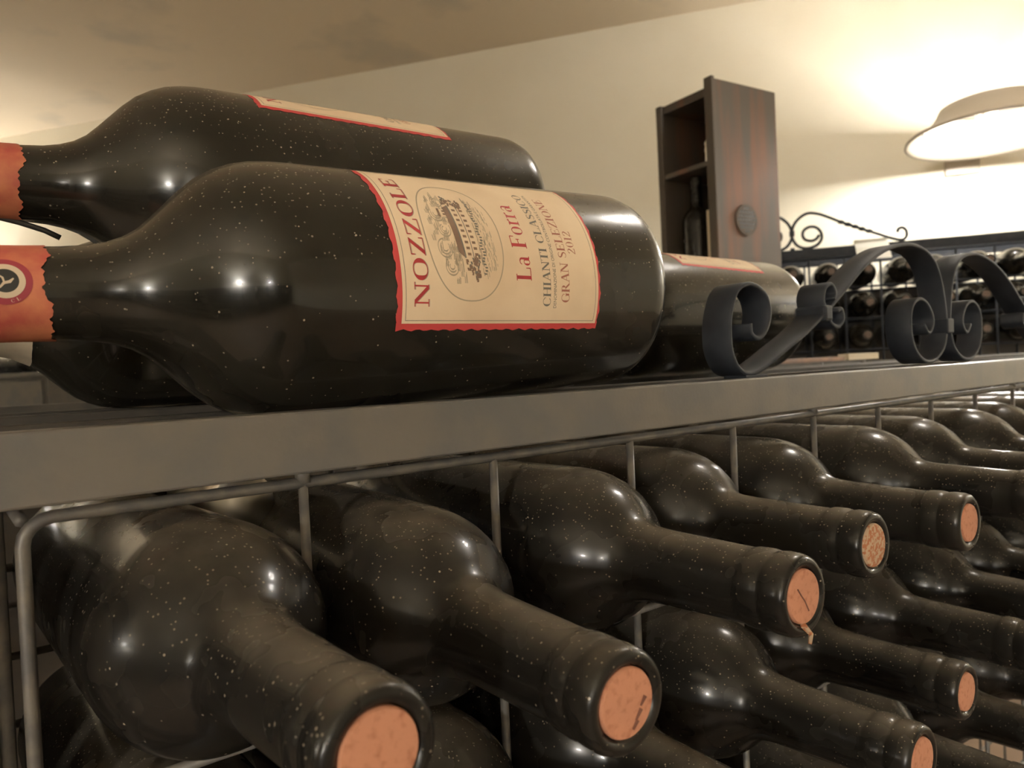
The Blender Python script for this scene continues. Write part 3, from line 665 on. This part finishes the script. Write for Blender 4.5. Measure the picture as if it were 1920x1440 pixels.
Bb, capB = magnum((0.287, 0.371, 0.0935), 88.0, 'large dusty bottle stacked on top of the two lower ones, label turned upwards', 0.1105, cap_z=0.2535, tilt=math.radians(-1.3), seed=9)
Cc, capC = magnum((0.262, 0.455, ZC), 0, 'dark large bottle lying behind the labelled one, cream sleeve on its neck', None, cap_z=0.2275, capmat='capscream', capcol='cream neck sleeve', seed=5)
Cc.scale = (0.93, 0.93, 0.97); Cc.location.z = -0.0108 + 0.0495 * 0.93; Cc.location.y = 0.4505
Dd, capD = magnum((0.607, 0.400, ZC), 88.5, 'large bottle lying further along the rack behind the iron scroll, neck hidden', 0.1005, cap_z=0.2535, seed=6)
# round seal on the first bottle's neck strip
def disc(r0, r1, n=40):
    if r0 <= 0: return [[(r1 * math.cos(2 * PI * k / n), r1 * math.sin(2 * PI * k / n)) for k in range(n)]]
    return [[(r * math.cos(2 * PI * kk / n), r * math.sin(2 * PI * kk / n)) for r, kk in ((r0, k), (r1, k), (r1, k + 1), (r0, k + 1))] for k in range(n)]
RS = 0.0154
def seal(nm, polys, off, m, lb=None):
    o = mesh(nm, bmesh_mesh(nm, bend(polys, RS, step=0.0008, off=off), m), None, capA, label=lb); o.location = (0, 0, 0.2687); o.rotation_euler = (0, 0, math.radians(9)); return o
seal('seal_disc', disc(0, 0.0072), 0.0004, M['sealred'], 'dark red round seal')
seal('seal_ring', disc(0.0036, 0.0053), 0.00055, M['sealcream'], 'cream ring of the seal')
seal('seal_centre', disc(0, 0.0036), 0.00055, M['black'], 'black centre of the seal')
fig = curve([(-.0022, .0016), (-.0008, .0004), (-.0004, -.0012), (.0006, -.0022)], [.0005, .0008, .0009, .0004]) + curve([(-.001, .0002), (.0008, .0006), (.0018, .0018)], [.0005, .0006, .0003])
seal('seal_figure', fig, 0.0007, M['sealcream'], 'cream curved stroke')
tx = []
for ang, ch in ((-166, 'C'), (-151, 'L')):
    a = math.radians(ang); ps = put_text(ch, -.0005, -.0005, .0010, .0010)
    ca, sa_ = math.cos(a + PI / 2), math.sin(a + PI / 2)
    tx += [[(0.0062 * math.cos(a) + x * ca - y * sa_, 0.0062 * math.sin(a) + x * sa_ + y * ca) for x, y in p] for p in ps]
seal('seal_lettering', tx, 0.0005, M['sealcream'])
# loose dark strip hanging under the upper bottle's neck
bm = nb(); pts = [(-0.02, .3695, .0795), (0.004, .3695, .0765), (0.020, .3695, .0740), (0.033, .3695, .0712), (0.042, .3695, .0685), (0.0475, .3695, .0658)]
inv = (Matrix.Translation(Bb.location) @ Bb.rotation_quaternion.to_matrix().to_4x4()).inverted()
tube(bm, [inv @ Vector(p) for p in pts], 0.0012, 8); mesh('loose_strip', bm, M['screw'], Bb, True, label='thin dark strip peeling from the neck')

# ------------------------------------------------------------------ slat lying on the shelf
sl = mesh('wooden_stick', box(nb(), -0.27, 0.27, -0.012, 0.012, 0, 0.008, 0.001), M['stick'])
sl.location = (1.24, 0.812, -0.0108); tag(sl, 'thin reddish wooden stick lying along the rear rail', 'stick')
cb = nb()
for k in range(3): box(cb, -0.065, 0.065, -0.012, 0.012, 0.0045 * k, 0.0045 * k + 0.004, 0.0006)
cl = mesh('pale_strips', cb, M['pale']); cl.location = (1.60 - 0.01, 0.812, -0.0108); tag(cl, 'short stack of pale wooden strips at the end of the reddish stick', 'strips')

# ------------------------------------------------------------------ far rack
FO = Vector((2.0967, 1.154, 0)); FP = 0.0963
far = empty('bottle_rack', FO, 'dark wire bottle rack with scrollwork on top against the far wall', 'rack'); far.rotation_euler = (0, 0, ROT)
fx0, fcols = -0.05 - 3 * FP, 11
fx1 = fx0 + FP * fcols
mesh('top_rail', box(nb(), fx0 - 0.02, fx1 + 0.02, -0.004, 0.012, 0.291, 0.318, 0.001), M['scroll'], far)
mesh('rear_rail', box(nb(), fx0 - 0.02, fx1 + 0.02, 0.23, 0.245, 0.296, 0.318, 0.001), M['scroll'], far)
zl = [0.286, 0.197, 0.105, 0.013, -0.08]
u2 = nb(); tube(u2, [(0, 0, 0.286), (0, 0, -0.35)], 0.003, 8); uo = None
r2 = nb(); tube(r2, [(fx0, 0, 0), (fx1, 0, 0)], 0.003, 8); ro = None
for y in (0.006, 0.17):
    for k in range(fcols + 1):
        if uo is None: uo = mesh('upright_wire', u2, M['scroll'], far, True); o = uo
        else: o = uo.copy(); C.objects.link(o)
        o.location = (fx0 + FP * k, y, 0)
    for z in zl:
        if ro is None: ro = mesh('cross_wire', r2, M['scroll'], far, True); o = ro
        else: o = ro.copy(); C.objects.link(o)
        o.location = (0, y, z)
for x in (fx0 - 0.012, fx1 + 0.012):
    for y in (0.006, 0.238): mesh('leg', box(nb(), x - 0.008, x + 0.008, y - 0.008, y + 0.008, -H, 0.292, 0.001), M['scroll'], far)
fo = mesh('scroll_ornament', box(nb(), -0.100, -0.088, -0.003, 0.009, 0.3175, 0.325, 0.001), M['scroll'], far)
fxm = -0.094
SC = [(0.019, 0.358), (0.026, 0.3475), (0.040, 0.342), (0.057, 0.347), (0.064, 0.360), (0.060, 0.375), (0.044, 0.3835), (0.026, 0.380), (0.0135, 0.364), (0.013, 0.344), (0.028, 0.327), (0.055, 0.3215), (0.078, 0.330), (0.0915, 0.350), (0.094, 0.372), (0.086, 0.396), (0.068, 0.415), (0.047, 0.424), (0.025, 0.421), (0.000, 0.411), (-0.046, 0.387), (-0.085, 0.369), (-0.130, 0.349), (-0.165, 0.333), (-0.192, 0.3235), (-0.205, 0.3235), (-0.213, 0.333), (-0.212, 0.348), (-0.203, 0.357), (-0.192, 0.354), (-0.190, 0.345)]
def fars(sgn):
    # t -> local x = -t ; mirrored copy about the meeting point
    pts = [((-t) if sgn > 0 else (2 * fxm + t), 0.003, z) for t, z in SC]
    sm = [Vector((p[0], 0.003, p[1])) for p in catmull([(a, c) for a, b, c in pts], 5)]
    bm = tube(nb(), sm, 0.0042, 8); return mesh('scroll', bm, M['scroll'], fo, True)
fars(1); fars(-1)
bm = nb()
for sg in (1, -1):
    for k in range(5):
        t = -0.042 - 0.0185 * k; z = 0.389 - 0.0084 * k; x = -t if sg > 0 else 2 * fxm + t
        r = bmesh.ops.create_icosphere(bm, subdivisions=1, radius=0.0085)
        for v in r['verts']: v.co = Vector((v.co.x * 1.3, v.co.y, v.co.z * 0.8)) + Vector((x, 0.003, z))
mesh('twist', bm, M['scroll'], fo, True)
mesh('collar', box(nb(), -0.101, -0.087, -0.005, 0.011, 0.360, 0.376, 0.001), M['scroll'], fo)
mesh('shade_board', box(nb(), fx0, fx1, 0.215, 0.222, -0.40, 0.200, 0.001), M['greycab'], far)  # added dark board, stands in for the shade between the lower bottles
fproto = bottle_proto('wine_bottle', BORD_LO, 32, M['far'], M['farcork'])
for r in range(3):
    for c in range(fcols):
        xx = fx0 + FP * (c + 0.5) + random.uniform(-.008, .008); zz = zl[r + 1] + 0.003 + 0.0375
        j = random.uniform(-0.01, 0.012)
        loc = FO + Matrix.Rotation(ROT, 3, 'Z') @ Vector((xx, 0.20 + j, zz)); mo = FO + Matrix.Rotation(ROT, 3, 'Z') @ Vector((xx + random.uniform(-.004, .004), -0.10 + j, zz))
        place(fproto, loc, mo, 'dark bottle end in the far rack, %s row, %s column from its left' % (rown[r], ordn[c]), 'bottles in the far rack', roll=random.uniform(0, 6))
# card on the far rack's rail
bm = nb()
W = [(-0.045, 0.0), (0.045, 0.0)]
def cardpts(x): return [(x, -0.058, 0.268), (x, -0.028, 0.305), (x, 0.000, 0.325), (x, 0.006, 0.333), (x, 0.0145, 0.327), (x, 0.0145, 0.300)]
a = [bm.verts.new(p) for p in cardpts(0.074)]; b = [bm.verts.new(p) for p in cardpts(0.162)]
for k in range(5): bm.faces.new((a[k], b[k], b[k + 1], a[k + 1]))
bmesh.ops.solidify(bm, geom=bm.faces[:], thickness=0.0012)
cd_ = mesh('paper_card', bm, M['card']); cd_.location = FO; cd_.rotation_euler = (0, 0, ROT)
tag(cd_, 'blank white card folded over the top rail of the far rack', 'card')

# ------------------------------------------------------------------ tall narrow wooden cabinet
hK = 0.66
cx0, cy0 = 2.226 * hK, 1.623 * hK           # near top corner
cabr = empty('wooden_cabinet', (cx0, cy0, -H), 'tall narrow brown wooden cabinet with open pigeonholes and a round vent in its side', 'cabinet')
ang = math.atan2(-(1.623 - 1.905), -(2.226 - 2.204))
# local +Y runs along the open face away from the lens, local +X along the side panel
cabr.rotation_euler = (0, 0, math.atan2(1.582 - 1.623, 2.557 - 2.226) + math.radians(1.2))
Wd, Dp, Ht = 0.187, 0.222, 0.66 + H
zl2 = lambda z: z + H
th = 0.014
mesh('side_panel', box(nb(), 0, Dp, 0, th, 0, Ht, 0.002), M['wood'], cabr)
mesh('side_panel', box(nb(), -0.004, Dp, Wd - th - 0.004, Wd, 0, Ht - 0.012, 0.002), M['wood'], cabr)
mesh('stile', box(nb(), -0.007, 0.004, -0.003, 0.022, 0, Ht + 0.004, 0.002), M['wood'], cabr)
mesh('back_panel', box(nb(), Dp - 0.008, Dp, th, Wd - th, 0, Ht - 0.012), M['wooddark'], cabr)
mesh('top_board', box(nb(), 0.004, Dp - 0.002, th - .001, Wd - th + .001, Ht - 0.034, Ht - 0.014, 0.001), M['wood'], cabr)
ZS = zl2(0.719 * hK / 1.0 * 0.6 + 0.0)
for k, z in enumerate((zl2(0.4745), zl2(0.160), zl2(-0.15), zl2(-0.46), 0.03)):
    mesh('shelf', box(nb(), 0.002, Dp - 0.008, th - .001, Wd - th + .001, z - 0.012, z, 0.001), M['wood'], cabr)
vd = mesh('vent', lathe([(0.0, 0.0), (0.036, 0.0), (0.0375, 0.002), (0.0375, 0.006), (0, 0.006)], 40), M['vent'], cabr)
vd.location = (0.095, 0.0022, zl2(0.335)); vd.rotation_euler = (PI / 2, 0, 0)
bm = nb()
for i in range(-3, 4):
    for j in range(-3, 4):
        x = i * 0.0098 + (0.0049 if j % 2 else 0); y = j * 0.0092
        if x * x + y * y < 0.031 ** 2:
            r = bmesh.ops.create_cone(bm, segments=12, radius1=0.0036, radius2=0.0036, depth=0.0016, cap_ends=True)
            for v in r['verts']: v.co += Vector((x, y, 0.0061))
mesh('vent_holes', bm, M['black'], vd)
CR = cabr.rotation_euler.to_matrix()
def incab(x, y, z): return Vector((cx0, cy0, 0)) + CR @ Vector((x, y, z))
ub = bottle_proto('wine_bottle', BORD, 40, M['glass2'], M['cork'])
p = incab(0.050, 0.112, 0.160)
o = place(ub, p, p + Vector((0, 0, 0.3)), 'upright dark bottle with pale lettering in the open cabinet compartment')
bm = nb(); 
lp = []
for j, (v, n, wv) in enumerate(((0.135, 5, .030), (0.118, 1, .012), (0.100, 4, .026))):
    for k in range(n):
        wk = wv / n; u = -wv / 2 + wk * k; lp += [[(u, v), (u + wk * .7, v), (u + wk * .7, v + .0035), (u, v + .0035)]]
        if k % 2 == 0: lp += [[(u, v), (u + .0015, v), (u + .0015, v + .008), (u, v + .008)]]
lo = mesh('lettering', bmesh_mesh('lettering', bend(lp, 0.0376, off=0.0002), M['sealcream']), None, o, label='pale illegible lettering')
lo.rotation_euler = (0, 0, math.radians(-105))
# little glass flask in the upper compartment
p = incab(0.016, 0.030, 0.4745)
fl = mesh('small_flask', lathe([(0, 0), (0.012, 0), (0.013, 0.004), (0.012, 0.02), (0.014, 0.028), (0.012, 0.036), (0.014, 0.044), (0.006, 0.056), (0.006, 0.066), (0.008, 0.068), (0, 0.07)], 24), M['foil'], None, True)
fl.location = p; tag(fl, 'little ribbed silvery flask in the upper opening of the cabinet', 'flask')
bk = mesh('pale_board', box(nb(), 0, 0.004, -0.011, 0.011, 0, 0.20, 0.0005), M['pale']); bk.location = incab(0.006, 0.030, 0.160); bk.rotation_euler = cabr.rotation_euler
tag(bk, 'narrow pale board standing beside the upright bottle in the cabinet', 'board')

# ------------------------------------------------------------------ low grey cabinet with a bottle on it, far left
gp = wl(3.55, -0.19, -H)
gc = empty('side_cabinet', gp, 'low grey cabinet against the far wall, seen under the bottle necks', 'cabinet'); gc.rotation_euler = (0, 0, ROT)
GT = H + 0.087
mesh('carcass', box(nb(), -0.65, 0.55, -0.15, 0.17, 0.05, GT - 0.02, 0.003), M['greycab'], gc)
mesh('top_board', box(nb(), -0.67, 0.57, -0.17, 0.175, GT - 0.02, GT, 0.003), M['greycab'], gc)
mesh('plinth', box(nb(), -0.63, 0.53, -0.13, 0.15, 0, 0.05, 0.002), M['wooddark'], gc)
for x in (-0.345, 0.245):
    dr = mesh('door', box(nb(), x - 0.285, x + 0.285, -0.166, -0.151, 0.07, GT - 0.035, 0.002), M['greycab'], gc)
    mesh('knob', box(nb(), x + 0.22, x + 0.24, -0.186, -0.165, 0.6, 0.62, 0.004), M['screw'], dr)
rr = Matrix.Rotation(ROT, 3, 'Z')
p = gp + rr @ Vector((0.10, -0.08, GT + 0.0375)); q = p + rr @ Vector((0.3, 0.0, 0))
place(ub, q, p, 'dark bottle lying on the low grey cabinet, just below the front neck seal', roll=1.0)

# ------------------------------------------------------------------ lift the whole place so that the floor is at zero
for o in S.objects:
    if o.parent is None: o.location.z += H
